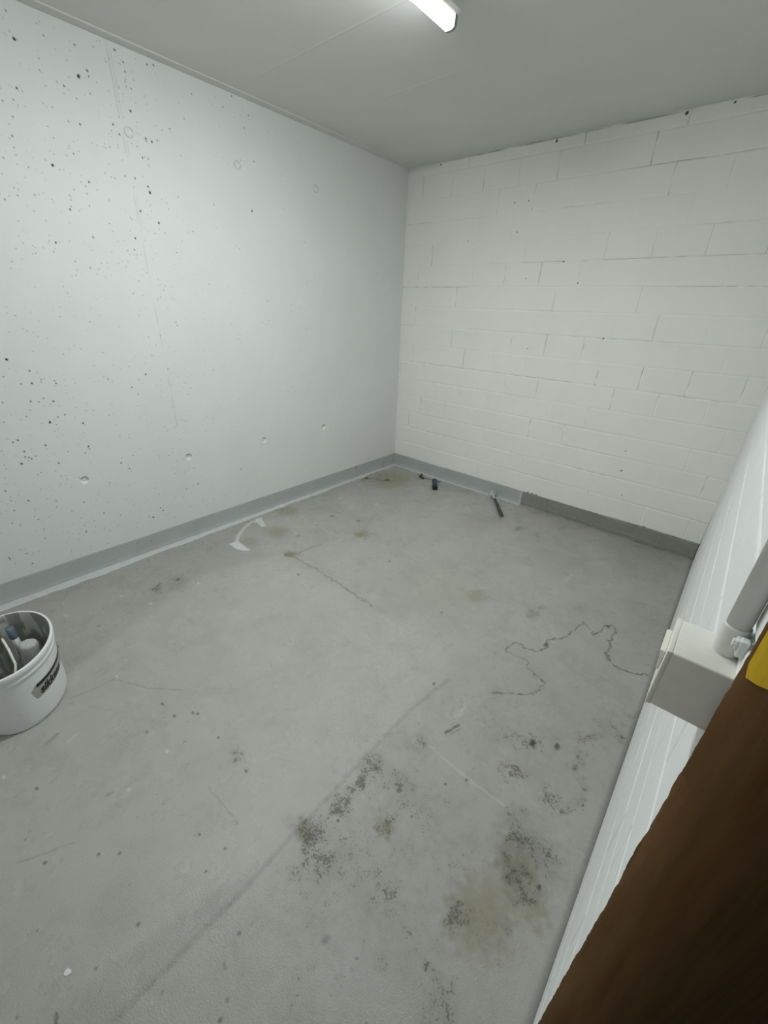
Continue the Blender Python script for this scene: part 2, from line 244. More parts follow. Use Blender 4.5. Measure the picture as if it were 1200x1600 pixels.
def skirt_mat(name, col, seedcol, rough=.45):
    k = NT(name, col, rough, .4)
    f = k.ramp(k.noise(6, 5, .6), .3, .7, .94, 1.05)
    c = k.mix(1.0, col, f, 'MULTIPLY')
    c = k.mix(k.ramp(k.noise(70, 3, .6), .68, .8, 0, .5), c, seedcol)
    d, l, o = k.attr('marks')
    c = k.mix(o, c, k.mix(k.ramp(k.noise(16, 4, .7), .35, .65, 0, 1), srgb(138, 139, 131), srgb(150, 151, 143)))      # old, unrenewed coat
    c = k.mix(l, c, srgb(216, 221, 222))
    c = k.mix(d, c, srgb(30, 31, 28))
    k.color(c); k.bump(k.noise(220, 3, .6), .0008, .6)
    return k.m
M_skirt = skirt_mat('grey_skirting_paint', srgb(178, 184, 182), srgb(150, 154, 152))

# ------------------------------------------------------------------ floor
xs = np.linspace(0, 3.9, 976); ys = np.linspace(0, YF, 926)
X, Y = np.meshgrid(xs, ys, indexing='ij')
ch = {c: np.zeros_like(X) for c in 'DLOGCN'}
wx = (fbm(X, Y, 60, 11, 3) - .5); wy = (fbm(X, Y, 60, 23, 3) - .5)
edge = fbm(X, Y, 9, 3, 4)
def win(x0, x1, y0, y1):
    i0, i1 = np.searchsorted(xs, [x0, x1]); j0, j1 = np.searchsorted(-ys, [-y1, -y0]); return slice(max(i0 - 1, 0), i1 + 1), slice(max(j0 - 1, 0), j1 + 1)
for pts, hw, c, s in LINES:
    for a, b in zip(pts, pts[1:]):
        pad = hw * 3 + .02
        w_ = win(min(a[0], b[0]) - pad, max(a[0], b[0]) + pad, min(a[1], b[1]) - pad, max(a[1], b[1]) + pad)
        wob = .017 if c in 'CG' else .003
        d = seg_dist(X[w_] + wx[w_] * wob * 2, Y[w_] + wy[w_] * wob * 2, a, b)
        v = s * np.clip(1.35 - d / hw, 0, 1)
        if c in 'CD': v = v * (.45 + .75 * vnoise(X[w_] * 70, Y[w_] * 70, 5))
        ch[c][w_] = np.maximum(ch[c][w_], np.clip(v, 0, 1))
for (bx, by), rx, ry, c, s in BLOBS:
    rx, ry = max(rx, .0035), max(ry, .0035)
    pad = max(rx, ry) * 2.4 + .01
    w_ = win(bx - pad, bx + pad, by - pad, by + pad)
    if X[w_].size == 0: continue
    big = min(1, max(rx, ry) / .05)
    xx = (X[w_] - bx + wx[w_] * .07 * big) / rx; yy = (Y[w_] - by + wy[w_] * .07 * big) / ry
    d = np.hypot(xx, yy)
    v = s * (np.clip(1.6 - d, 0, 1) if c != 'G' else np.clip(1.15 - .70 * d + 1.1 * (fbm(X[w_], Y[w_], 22, 17, 4) - .5), 0, 1))
    ch[c][w_] = np.clip(np.maximum(ch[c][w_], v), 0, 1)
for pts, c, s, soft in POLYS:
    inside = np.zeros(X.shape, bool); dm = np.full(X.shape, 9.0)
    Xw, Yw = X + wx * soft, Y + wy * soft
    for a, b in zip(pts, pts[1:] + pts[:1]):
        cr_ = ((a[1] > Yw) != (b[1] > Yw)); tt = (b[0] - a[0]) * (Yw - a[1]) / ((b[1] - a[1]) or 1e-9) + a[0]
        inside ^= cr_ & (Xw < tt); dm = np.minimum(dm, seg_dist(Xw, Yw, a, b))
    sd = np.where(inside, dm, -dm)
    ch[c] = np.clip(ch[c] + s * np.clip(.5 + sd / (2 * soft), 0, 1), 0, 1)
# broad patchy dirt of the floor right of the newer patch
ch['D'] += .10 * np.clip((X - 1.7) / .5, 0, 1) * fbm(X, Y, 2.5, 31, 4) * (Y < -.2)
ch['G'] = np.clip(ch['G'] + .6 * np.clip(fbm(X, Y, 3.5, 41, 5) - .50, 0, 1) * 3 * np.clip((X - 1.85) / .1, 0, 1) * np.clip((-.9 - Y) / .5, 0, 1), 0, 1)
# strip of fresh grey paint cut in along the skirting, ragged on its free side
ragL = .046 + .022 * (fbm(X * .3, Y, 14, 51, 4) - .5) + .018 * (fbm(X * .1, Y, 3, 55, 2) - .5) + .018 * np.clip((-Y - 1.2) / 2, 0, 1)
ragB = .040 + .020 * (fbm(X, Y * .3, 14, 61, 4) - .5) + .020 * np.exp(-((X - 1.12) / .04) ** 2)
fresh = np.clip((ragL - X) / .004 + .5, 0, 1) * (Y > -3.4)
fresh = np.maximum(fresh, np.clip((ragB + Y) / .004 + .5, 0, 1) * (X < 1.375 + .01 * (edge - .5)))
ch['N'] = np.maximum(ch['N'], fresh)
# rough dark line under the old part of the back skirting and the right wall
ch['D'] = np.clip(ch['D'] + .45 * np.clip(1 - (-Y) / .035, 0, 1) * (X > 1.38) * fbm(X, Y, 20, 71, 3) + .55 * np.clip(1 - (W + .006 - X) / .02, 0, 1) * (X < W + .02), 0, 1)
Zf = (fbm(X, Y, 3, 81, 2) - .5) * .0012 - .0006
Pf = np.stack([X, Y, Zf], -1)
fl = grid('floor', Pf, M_floor, np.stack([ch['D'], ch['L'], ch['O'], ch['D']], -1), flip=True)
a2 = fl.data.attributes.new('marks2', 'FLOAT_COLOR', 'POINT')
a2.data.foreach_set('color', np.stack([ch['G'], ch['C'], ch['N'], np.ones_like(X)], -1).astype(np.float32).ravel())
struct(fl)

# ------------------------------------------------------------------ left wall: cast concrete with tie holes, form joint and bubbles
ys = np.linspace(0, YF, 1234); zs = np.linspace(Z0, H + .005, 766)
Yw, Zw = np.meshgrid(ys, zs, indexing='ij')
dsp = (fbm(Yw, Zw, 1.2, 5, 3) - .5) * .003
dark = np.zeros_like(Yw)
def lwin(y, z, r):
    j = slice(*np.searchsorted(-ys, [-y - r, -y + r])); i = slice(*np.searchsorted(zs, [z - r, z + r])); return j, i
for k_, y in enumerate((-2.63, -2.065, -1.51, -.945, -3.19, -.38)):
    for z in (.543, 2.104):
        if y == -.38: continue
        yy_, zz_ = y + (.004 if z < 1 else -.004), z
        w_ = lwin(yy_, zz_, .04); d = np.hypot(Yw[w_] - yy_, Zw[w_] - zz_)
        R_ = .019 if z < 1 else .0185
        if z < 1: dsp[w_] -= .013 * np.clip((R_ - d) / .0045, 0, 1) - .004 * np.clip((.010 - d) / .004, 0, 1) 
        else:
            dsp[w_] -= .0035 * np.clip(1 - np.abs(d - R_) / .004, 0, 1)
            dark[w_] = np.maximum(dark[w_], .55 * np.clip(1 - np.abs(d - R_) / .004, 0, 1) * vnoise(Yw[w_] * 40, Zw[w_] * 40, 3))
for y, z, r in PITS:
    R_ = max(r * .00095, .0019); w_ = lwin(y, z, .02)
    if Yw[w_].size == 0: continue
    d = np.hypot((Yw[w_] - y), (Zw[w_] - z) * .85) * (1 + .5 * (vnoise(Yw[w_] * 150, Zw[w_] * 150, 9) - .5))
    dsp[w_] -= .004 * np.clip((R_ * 1.3 - d) / .003, 0, 1)
    dark[w_] = np.maximum(dark[w_], min(1, .6 + r * .12) * np.clip((R_ + .0015 - d) / .0022, 0, 1))  # shade of the deep pits goes into the colour too
pr = np.random.default_rng(3)
n_ = 0
while n_ < 1300:
    y = pr.uniform(-3.4, -.05); z = pr.uniform(Z0 + .02, H - .02)
    dens = .10 + .5 * np.exp(-((y + 2.35) / .45) ** 2) * (z > 1.5) + .55 * np.exp(-((y + 2.85) / .4) ** 2 - ((z - .65) / .45) ** 2) + .35 * np.exp(-((y + 2.02) / .12) ** 2) + .25 * (y < -2)
    if pr.random() > dens: continue
    n_ += 1
    R_ = .0012 + .0012 * pr.random() ** 3; w_ = lwin(y, z, .01); d = np.hypot(Yw[w_] - y, Zw[w_] - z)
    dark[w_] = np.maximum(dark[w_], (.25 + .55 * pr.random()) * np.clip((R_ + .0018 - d) / .0025, 0, 1))  # small pits also get their inner shade as colour
    dsp[w_] -= .0015 * np.clip((R_ + .0015 - d) / .003, 0, 1)
# form joint: fine double line
jl = -2.098 + .004 * (fbm(Zw, Zw * 0, 4, 8, 3) - .5)
brk = np.clip(vnoise(Zw * 18, Yw * 0, 77) * 1.6 - .2, 0, 1)
for off, st in ((0, 1), (.012, .6)):
    g = np.clip(1 - np.abs(Yw - jl - off) / .004, 0, 1) * (Zw > .74) * brk * (1 if off == 0 else (Zw > 1.7))
    dsp -= .0012 * g * st; dark = np.maximum(dark, .20 * g * st)
w_ = lwin(-2.271, .895, .03); sc_ = seg_dist(Yw[w_], Zw[w_], (-2.29, .893), (-2.25, .899)); dsp[w_] += .002 * np.clip(1 - sc_ / .005, 0, 1)
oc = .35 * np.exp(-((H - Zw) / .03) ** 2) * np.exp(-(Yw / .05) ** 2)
PL = np.stack([dsp, Yw, Zw], -1)
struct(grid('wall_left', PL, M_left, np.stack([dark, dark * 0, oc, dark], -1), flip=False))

# ------------------------------------------------------------------ block walls
def block_relief(U, Z, row0, seed, depth=.0022, jdark=.25):
    """row0: position of one vertical joint in the first course. Returns displacement (>0 outwards) and darkness"""
    Uw = U + .0022 * (fbm(U, Z, 12, seed, 3) - .5); Zz = Z + .0026 * (fbm(U, Z, 9, seed + 5, 3) - .5)
    kf = (Zz - Z0) / PITCH; k = np.floor(kf); dz = np.minimum(kf - k, 1 - (kf - k)) * PITCH
    off = np.where(k % 2 == 0, 0, BLK / 2)
    uf = (Uw - row0 - off) / BLK; iu = np.floor(uf); du = np.minimum(uf - iu, 1 - (uf - iu)) * BLK
    h = lambda a, b, s: vnoise(a * 1.0 + .0, b * 1.0, s)
    bl = h(iu, k, seed + 1)                                         # every block sits a hair differently
    kj = np.round(kf); uj = np.round(uf)
    sv = h(uj + k * 7, k, seed + 2)
    sh = vnoise(Uw * 2.2, kj * 3.0, seed + 3)
    lo = vnoise(Uw * 25, Zz * 25, seed + 4)
    gz = np.exp(-(dz / .0042) ** 2) * (.35 + .9 * sh); gu = np.exp(-(du / .0040) ** 2) * (.25 + 1.1 * sv)
    g = np.maximum(gz, gu)
    ds = -depth * g + (bl - .5) * .0011 + (fbm(U, Z, 25, seed + 9, 3) - .5) * .0007
    crack = np.maximum(np.clip(1 - dz / .003, 0, 1) * np.clip(sh * 2.2 - 1.1, 0, 1), np.clip(1 - du / .003, 0, 1) * np.clip(sv * 2.4 - 1.2, 0, 1))
    dk = jdark * crack * np.clip(lo * 1.8 - .35, 0, 1)
    return ds, dk

xs = np.linspace(0, W + .004, 866); zs = np.linspace(Z0, H + .004, 766)
U, Zb = np.meshgrid(xs, zs, indexing='ij')
ds, dk = block_relief(U, Zb, 2.240, 100, .0026, .62)
# open gap and pinholes under the ceiling
gap = np.clip(1 - np.abs(H - .004 - Zb) / .005, 0, 1) * np.clip(fbm(U, Zb * 0, 7, 130, 4) * 3.2 - 1.25, 0, 1)
dk = np.maximum(dk, .75 * gap * (U > .12)); ds -= .004 * gap
for x, z, r in ((.30, 2.390, 5), (1.153, 2.388, 6), (1.83, 2.392, 6.5), (2.03, 2.395, 4), (2.40, 2.38, 3), (.93, 2.10, 3), (1.03, 2.10, 3), (.98, 1.93, 3), (1.34, 1.745, 4), (1.46, 1.62, 3.5), (2.02, .61, 3), (2.03, .47, 4), (1.1, 1.65, 2.5), (1.7, 1.3, 4), (2.08, .3, 3), (.6, 1.9, 2.5), (1.2, 1.2, 2.5), (1.86, .255, 2.5)):
    d = np.hypot(U - x, Zb - z); R_ = r * .0011
    dk = np.maximum(dk, .95 * np.clip((R_ + .002 - d) / .003, 0, 1)); ds -= .004 * np.clip((R_ + .002 - d) / .003, 0, 1)
for x in (1.42, 1.455, 1.49, 2.27):
    d = np.hypot((U - x) * .4, Zb - (Z0 + .005)); dk = np.maximum(dk, .8 * np.clip((.006 - d) / .003, 0, 1))
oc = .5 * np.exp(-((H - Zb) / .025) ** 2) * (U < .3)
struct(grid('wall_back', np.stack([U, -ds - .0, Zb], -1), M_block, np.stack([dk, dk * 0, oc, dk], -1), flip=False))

ys = np.linspace(0, YN, 912); zs = np.linspace(0, H + .004, 802)
V, Zr = np.meshgrid(ys, zs, indexing='ij')
ds, dk = block_relief(V, Zr, -2.605 - BLK / 2, 200, .0040, .6)
ds = ds * np.clip(Zr / .02, .2, 1) 
xr = W + .006 * np.clip(1 - Zr / 1.1, 0, 1) - ds
T = 3.00                                        # doorway splay, invented so the paper face turns away and darkens
end = [[(W + .006, YN, 0), (2.655, YN, 0), (2.655, YN, H), (W, YN, H)], [(2.655, YN, 0), (T, YN + .37, 0), (T, YN + .37, H), (2.655, YN, H)], [(T, YN + .37, 0), (T, 0, 0), (T, 0, H), (T, YN + .37, H)]]
struct(grid('wall_right', np.stack([xr, V, Zr], -1), M_right, np.stack([dk, dk * 0, dk * 0, dk], -1), flip=True, extra=end))

# ------------------------------------------------------------------ skirtings (painted bands, same height all round)
ys = np.linspace(0, YF, 1200); zs = np.linspace(0, Z0, 32)
A, B = np.meshgrid(ys, zs, indexing='ij')
dd = .0016 + .0006 * (fbm(A, B, 20, 301, 3) - .5) - .0016 * np.clip((B - Z0 + .003) / .003, 0, 1)
mk = np.zeros(A.shape + (4,)); mk[..., 1] = np.clip((.020 + .012 * fbm(A, B, 12, 303, 3) - B) / .006, 0, 1) * .18
mk[..., 0] = .55 * (vnoise(A * 60, B * 60, 9) > .93) * (fbm(A, B, 2, 77, 2) > .55)
struct(grid('baseboard_left', np.stack([dd, A, B], -1), M_skirt, mk, flip=False))
xs = np.linspace(0, W, 866); zs = np.linspace(0, Z0, 38)
A, B = np.meshgrid(xs, zs, indexing='ij')
dsk, dkk = block_relief(A, B, 2.240, 100, .003, .9)
old = np.clip((A - 1.375) / .004 + (fbm(A, B, 20, 311, 2) - .5), 0, 1)
dd = .0016 * (1 - old) + np.where(old > .5, dsk, .0) - .0016 * np.clip((B - Z0 + .003) / .003, 0, 1)
lump = np.clip(1 - np.abs(B - .018 - .012 * fbm(A, B * 0, 8, 313, 3)) / .008, 0, 1) * old
dd = dd + .0022 * lump * fbm(A, B, 40, 319, 2)
mk = np.zeros(A.shape + (4,)); mk[..., 2] = old
mk[..., 0] = np.maximum(dkk * old, .85 * np.clip((B - Z0 + .006) / .004, 0, 1) * (vnoise(A * 22, B * 0, 9) > .86) * old)
mk[..., 1] = np.clip(np.clip((.020 + .010 * fbm(A, B, 12, 303, 3) - B) / .006, 0, 1) * .18 * (1 - old) + .10 * lump * vnoise(A * 50, B * 50, 3) + .5 * np.clip(1 - np.abs(A - 1.368) / .008, 0, 1), 0, 1)
struct(grid('baseboard_back', np.stack([A, -dd, B], -1), M_skirt, mk, flip=False))

# ------------------------------------------------------------------ ceiling with faint board joints, edge strip, front wall, corridor
seam = sorted(set(list(np.round(np.linspace(0, YF, 38), 4)) + [round(s + d, 4) for s in (-1.003, -1.522, -2.04, -2.56) for d in np.linspace(-.015, .015, 21)]), reverse=True)
seam = np.array(seam); cx_ = np.linspace(0, 3.9, 60)
A, B = np.meshgrid(cx_, seam, indexing='ij')
zc = H + np.zeros_like(A)
for s in (-1.003, -1.522, -2.04, -2.56): zc = zc - .0015 * np.clip(1 - np.abs(B - s - .0) / .009, 0, 1) * np.clip(fbm(A, A * 0, 2, 5, 2) * 1.6 - .1, 0, 1)
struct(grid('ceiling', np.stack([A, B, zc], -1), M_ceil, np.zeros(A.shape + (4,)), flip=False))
struct(obj('trim_1', box_bm(.0, .056, YF, 0, H - .006, H + .002, .001, 1), M_ceil, smooth=False))
struct(obj('wall_front', box_bm(-.02, 3.9, YF - .1, YF, 0, H), M_front, smooth=False))
struct(obj('wall_corridor', box_bm(3.9, 4.0, YF - .1, 0, 0, H), simple('low_bounce_grey', srgb(92, 92, 88), .9), smooth=False))  # unseen corridor wall, coloured dark to cut bounce onto the paper
struct(obj('wall_lintel', box_bm(W, 2.80, YF, YN - .03, 2.1, H), M_front, smooth=False))

# ------------------------------------------------------------------ ceiling lamp
M_white = simple('white_enamel', srgb(216, 216, 208), .4, .03)
M_cream = simple('cream_plastic', srgb(240, 238, 228), .42, .04, 12)
def tube_mat():
    k = NT('lit_tube', (.9, .9, .9, 1), .4)
    k.b.inputs['Emission Color'].default_value = (.965, 1.0, 1.0, 1); g = k.n('ShaderNodeNewGeometry'); s_ = k.n('ShaderNodeSeparateXYZ'); k.l(g.outputs['True Normal'], s_.inputs[0])
    down = k.ramp(k.math('MULTIPLY', s_.outputs[2], -1.0), .45, .95, 0, 1)
    side = k.ramp(k.math('MULTIPLY', s_.outputs[0], -1.0), 0, .8, LAMP[1], LAMP[2])
    k.l(k.math('ADD', k.math('MULTIPLY', down, LAMP[0]), side), k.b.inputs['Emission Strength'])
    return k.m
YA, YB = -1.42, -2.66
lamp = thing('ceiling_lamp', 'white batten lamp with a lit tube fixed to the ceiling', 'lamp', (1.300, (YA + YB) / 2, H))
hb = bmesh.new()
prof = [(-.042, 0), (-.042, -.036), (-.0275, -.044), (.0275, -.044), (.042, -.036), (.042, 0)]
L2 = (YA - YB) / 2
rg = [[hb.verts.new((x, y, z)) for x, z in prof] for y in (-L2, L2)]
for i in range(5): hb.faces.new((rg[0][i], rg[0][i + 1], rg[1][i + 1], rg[1][i]))
hb.faces.new(rg[0]); hb.faces.new(rg[1])
bmesh.ops.bevel(hb, geom=hb.edges[:], offset=.0012, segments=2, affect='EDGES')
obj('housing', hb, M_white, lamp, smooth=False)
tb = bmesh.new()
n = 20; rr = []
for y in (-L2 + .012, L2 - .012):
    rr.append([tb.verts.new((.0235 * abs(math.cos(t)) ** .5 * (1 if math.cos(t) > 0 else -1), y, -.044 - .034 * math.sin(t) ** .45)) for t in np.linspace(0, math.pi, n)])
for i in range(n - 1): tb.faces.new((rr[0][i], rr[0][i + 1], rr[1][i + 1], rr[1][i]))
tb.faces.new(rr[0]); tb.faces.new(rr[1])
obj('diffuser', tb, tube_mat(), lamp)
for s in (-1, 1):
    eb = bmesh.new(); y0, y1 = s * (L2 - .012), s * (L2 + .001)
    q = [[eb.verts.new((.0250 * abs(math.cos(t)) ** .5 * (1 if math.cos(t) > 0 else -1), y, -.043 - .0365 * math.sin(t) ** .45)) for t in np.linspace(0, math.pi, n)] for y in (y0, y1)]
    for i in range(n - 1): eb.faces.new((q[0][i], q[0][i + 1], q[1][i + 1], q[1][i]))
    eb.faces.new(q[0]); eb.faces.new(q[1]); eb.faces.new((q[0][0], q[0][-1], q[1][-1], q[1][0]))
    obj('end_cap', eb, simple('end_cap_plastic', srgb(150, 150, 148), .5), lamp)

# ------------------------------------------------------------------ light switch and conduit on the right wall
sw = thing('light_switch', 'cream surface mounted light switch box on the white block wall', 'switch', (W, -2.6945, 1.0865))
M_box = simple('aged_cream_plastic', srgb(238, 236, 226), .45, .05, 18, .0003, 300)
obj('box_body', box_bm(-.0502, .001, -.0335, .0330, -.0355, .0355, .0025, 3), M_box, sw)
obj('cover_plate', box_bm(-.0538, -.0490, -.0337, .0332, -.0357, .0357, .0009, 2), M_cream, sw)
rb = bmesh.new()                                   # rocker, tilted: upper half stands proud
pr_ = [(-.0535, -.0005), (-.0565, -.0005), (-.0568, .010), (-.0590, .024), (-.0535, .024)]
rg = [[rb.verts.new((x, y, z)) for x, z in pr_] for y in (-.020, .022)]
for i in range(5): rb.faces.new((rg[0][i], rg[0][(i + 1) % 5], rg[1][(i + 1) % 5], rg[1][i]))
rb.faces.new(rg[0]); rb.faces.new(rg[1]); bmesh.ops.bevel(rb, geom=rb.edges[:], offset=.0006, segments=2, affect='EDGES')
obj('rocker', rb, M_cream, sw, smooth=False)

cz = 1.122
cn = thing('cable_conduit', 'grey white vertical conduit pipe running up from the switch box', 'conduit', (2.5832, -2.688, cz))
M_pipe = simple('painted_pipe', srgb(226, 229, 224), .4, .04, 15, .0004, 120)
obj('pipe', tube_bm([(0, 0, .02), (0, 0, .6), (0, 0, H - cz)], [.0098] * 3, 32), M_pipe, cn)
obj('collar', tube_bm([(0, 0, -.001), (0, 0, .001), (0, 0, .031), (0, 0, .033), (0, 0, .033)], [.0100, .0108, .0113, .0110, .0098], 32, bm=None), M_pipe, cn)
cb = box_bm(.001, .010, -.022, -.0105, .018, .029, .0013, 2)
box_bm(.004, .0106, -.024, -.014, .013, .031, .0013, 2, bm=cb)
tube_bm([(.004, -.0170, .0235), (-.0005, -.0170, .0235), (-.001, -.0170, .0235)], [.0042, .0042, .0034], 6, bm=cb)
obj('pipe_clip', cb, simple('white_clip_plastic', srgb(226, 228, 228), .4, .02), cn, smooth=False)

# ------------------------------------------------------------------ brown masking paper over the end of the wall
def paper_mat():
    k = NT('brown_masking_paper', srgb(102, 74, 44), .75, .15)
    mp = k.n('ShaderNodeMapping'); mp.inputs['Scale'].default_value = (1, 1, .08); k.l(k.co, mp.inputs['Vector'])
    c = k.mix(k.ramp(k.noise(60, 4, .6, mp.outputs[0]), .3, .7, 0, 1), srgb(98, 71, 42), srgb(116, 87, 56))
    k.color(c); k.bump(k.noise(90, 3, .6), .0006, .5); return k.m
px = np.linspace(0, 1, 90); pz = np.linspace(0.02, 2.3, 700)
A, B = np.meshgrid(px, pz, indexing='ij')
jag = .0009 * (fbm(B, B * 0, 60, 402, 4) - .5) * 2 + .0012 * (fbm(B, B * 0, 5, 404, 2) - .5) - .0016 * np.exp(-((B - .83) / .05) ** 2) + .0014 * np.clip((.5 - B) / .3, 0, 1)
x0 = W - .0026 + jag
xx = x0 + A ** 1.4 * (T - .01 - x0)
def bulge_of(X_, Z_):           # sheet bowed at the edge, then receding to darken; follows the invented splay
    s = X_ - 2.665
    return .002 + .034 * (1 - np.exp(-np.clip(X_ - W + .003, 0, 1) / .026)) - 1.02 * .02 * np.log1p(np.exp(s / .02)) + np.clip((X_ - W) * 30, 0, 1) * (.007 * (fbm(X_ * 2.2 + Z_ * .5, Z_ * .25, 4, 410, 3) - .5) + .006 * (fbm(X_ * 3 + Z_ * .12, Z_ * .15, 12, 420, 2) - .5))
bulge = bulge_of(xx, B)
yy = YN - .002 - bulge
front = np.stack([xx, yy, B], -1)
wrap = np.stack([x0[:1] - .0, yy[:1] + .0012, B[:1]], -1)       # thickness of the cut edge
paper = grid('masking_paper', np.concatenate([wrap, front], 0), paper_mat(), flip=False)
tag(paper, 'dark brown masking paper covering the wall end beside the switch box', 'paper')
def tape_mat():
    k = NT('yellow_tape', srgb(222, 180, 20), .35, .5); k.bump(k.noise(120, 3), .001, .5); return k.m
tz = np.linspace(0, 1, 60); ta = np.linspace(0, 1, 60)
A, B = np.meshgrid(ta, tz, indexing='ij')
zlo = 1.139 + .75 * A * .05 + .0018 * (vnoise(A * 14, A * 0, 5) - .5)
B2 = zlo + B * .075
xt = W - .0008 + .0022 * np.clip((1.153 - B2) / .014, 0, 1) + A * .10
bu = bulge_of(xt, B2)
tape = grid('tape', np.stack([xt, YN - .002 - bu - .0012 - .0006 * fbm(A, B2, 60, 7, 2), B2], -1), tape_mat(), flip=False)
tape.parent = paper; tape['label'] = 'yellow adhesive tape strip'

# ------------------------------------------------------------------ paint bucket (oval) and what stands in it
BX, BY, BH, BA, BB, BT, BK = .758, -3.177, .269, .199, .144, -.254, .909
def oval(t, z, off=0.0):
    s = BK + (1 - BK) * z / BH
    a, b = BA * s + off, BB * s + off
    return Vector((a * math.cos(t), b * math.sin(t), z))
bucket = thing('paint_bucket', 'white oval plastic paint bucket with a grey and black label on the grey floor', 'bucket', (BX, BY, 0), BT)
prof = [(.0, .000), (-.004, .000), (-.0005, .004), (0, .02), (0, .205), (0, .222), (.004, .226), (.0045, .230), (.001, .233), (.001, .243), (.005, .246), (.0065, .252), (.0065, .262), (.005, .268), (.002, .2695), (-.002, .2685), (-.0035, .262), (-.0035, .2), (-.0035, .02), (-.01, .0045)]
def bucket_mat():
    k = NT('bucket_plastic', srgb(234, 238, 238), .38, .5)
    sp = k.n('ShaderNodeSeparateXYZ'); k.l(k.co, sp.inputs[0])
    c = k.mix(k.ramp(k.noise(7, 3, .5), .4, .7, 0, .10), srgb(234, 238, 238), srgb(206, 212, 208))
    c = k.mix(k.ramp(k.noise(26, 4, .6), .66, .72, 0, .6), c, srgb(222, 224, 220))
    k.color(c); return k.m
def inner_mat():
    k = NT('paint_smeared_plastic', srgb(120, 122, 114), .45, .5)
    mp = k.n('ShaderNodeMapping'); mp.inputs['Scale'].default_value = (1, 1, .45); k.l(k.co, mp.inputs['Vector'])
    c = k.mix(k.ramp(k.noise(13, 3, .5, mp.outputs[0], .8), .50, .53, 0, 1), srgb(140, 142, 134), srgb(192, 195, 189))
    k.color(c); return k.m
nb = 96
bb = bmesh.new(); rings = []
for off, z in prof[1:16]: rings.append([bb.verts.new(oval(2 * math.pi * j / nb, z, off)) for j in range(nb)])
for P_, Q_ in zip(rings, rings[1:]):
    for j in range(nb): bb.faces.new((P_[j], P_[(j + 1) % nb], Q_[(j + 1) % nb], Q_[j]))
bb.faces.new(rings[0])
obj('bucket_shell', bb, bucket_mat(), bucket)
bb = bmesh.new(); rings = []
for off, z in prof[15:]: rings.append([bb.verts.new(oval(2 * math.pi * j / nb, z, off)) for j in range(nb)])
for P_, Q_ in zip(rings, rings[1:]):
    for j in range(nb): bb.faces.new((P_[j], P_[(j + 1) % nb], Q_[(j + 1) % nb], Q_[j]))
bb.faces.new(rings[-1])
obj('inner_wall', bb, inner_mat(), bucket)
# label: grey leaf, black bar, lettering bent round the side
def wrapmesh(fn2d, off):          # fn2d -> list of 2D polygons in (t degrees, z)
    bm = bmesh.new()
    for poly in fn2d: bm.faces.new([bm.verts.new(oval(math.radians(t), z, off)) for t, z in poly])
    return bm
def strip(t0, t1, lo, hi, n=48):
    T_ = np.linspace(t0, t1, n); return [[(a, lo(a)), (b, lo(b)), (b, hi(b)), (a, hi(a))] for a, b in zip(T_, T_[1:])]
fade = lambda a: max(0.0, min(1.0, (a - 27) / 5))
M_lab = simple('label_grey', srgb(166, 169, 166), .4, .05)
M_blk = simple('label_black', srgb(14, 15, 16), .4, .0)
leaf = strip(27, 118, lambda a: .150 - .044 * min(1, ((a - 27) / 4)) ** .6 + .012 * max(0, (a - 31) / 87) , lambda a: .150 + .016 * min(1, max(0, (a - 27) / 6)))
obj('label', wrapmesh(leaf, .0004), M_lab, bucket)
bar = strip(35, 118, lambda a: .1535, lambda a: .1675)
obj('label_bar', wrapmesh(bar, .0009), M_blk, bucket)
cu = bpy.data.curves.new('lettering', 'FONT'); cu.body = 'sikkens'; cu.size = 1; cu.offset = .045; cu.shear = .25; cu.resolution_u = 4; cu.space_character = 1.02
to = bpy.data.objects.new('lettering', cu); C.objects.link(to)
bpy.context.view_layer.update()
me = bpy.data.meshes.new_from_object(to.evaluated_get(bpy.context.evaluated_depsgraph_get()))
bpy.data.objects.remove(to)
bm = bmesh.new(); bm.from_mesh(me); bmesh.ops.triangulate(bm, faces=bm.faces[:])
bmesh.ops.subdivide_edges(bm, edges=[e for e in bm.edges if e.calc_length() > .15], cuts=2)
mx = max(v.co.x for v in bm.verts)
for v in bm.verts:
    t = 37.0 + v.co.x / mx * 43
    v.co = oval(math.radians(t), .1165 + v.co.y * .043, .0010)
obj('lettering', bm, M_blk, bucket, smooth=False)
Rb = Matrix.Rotation(BT, 3, 'Z')
def inb(x, y, z): return (x, y, z)
def world_to_b(x, y, z): v = Matrix.Rotation(-BT, 3, 'Z') @ Vector((x - BX, y - BY, z)); return tuple(v)
def fluff(name, col):
    k = NT(name, col, .9, .2)
    c = k.mix(k.ramp(k.noise(220, 3, .7), .35, .65, 0, 1), tuple(.78 * q for q in col[:3]) + (1,), tuple(min(1, 1.15 * q) for q in col[:3]) + (1,))
    k.color(c); k.bump(k.noise(160, 3, .7), .003, .9); return k.m
# roller standing in the bucket: nap cover, wire frame
rol = thing('paint_roller', 'grey napped paint roller standing upright inside the oval bucket, at its right', 'roller', (.70, -3.135, .006))
p0, p1 = Vector((-.005, .01, .03)), Vector((.012, .028, .195))
d = (p1 - p0)
obj('roller_cover', tube_bm([p0, p0 + d * .03, p0 + d * .5, p0 + d * .93, p0 + d * .98, p1], [.024, .029, .0295, .0295, .026, .018], 28), fluff('roller_nap', srgb(196, 200, 199)), rol)
wire = [p0 - Vector((0, 0, .015)), p0 + Vector((.05, -.03, -.015)), Vector((.105, -.055, .06)), Vector((.105, -.050, .12)), Vector((.075, -.030, .17)), Vector((.02, -.03, .205)), Vector((-.030, -.033, .214)), Vector((-.060, -.034, .210))]
obj('wire_frame', tube_bm(wire, [.0042] * 8, 10), simple('paint_crusted_wire', srgb(240, 240, 226), .55, .12, 90, .002, 140), rol)
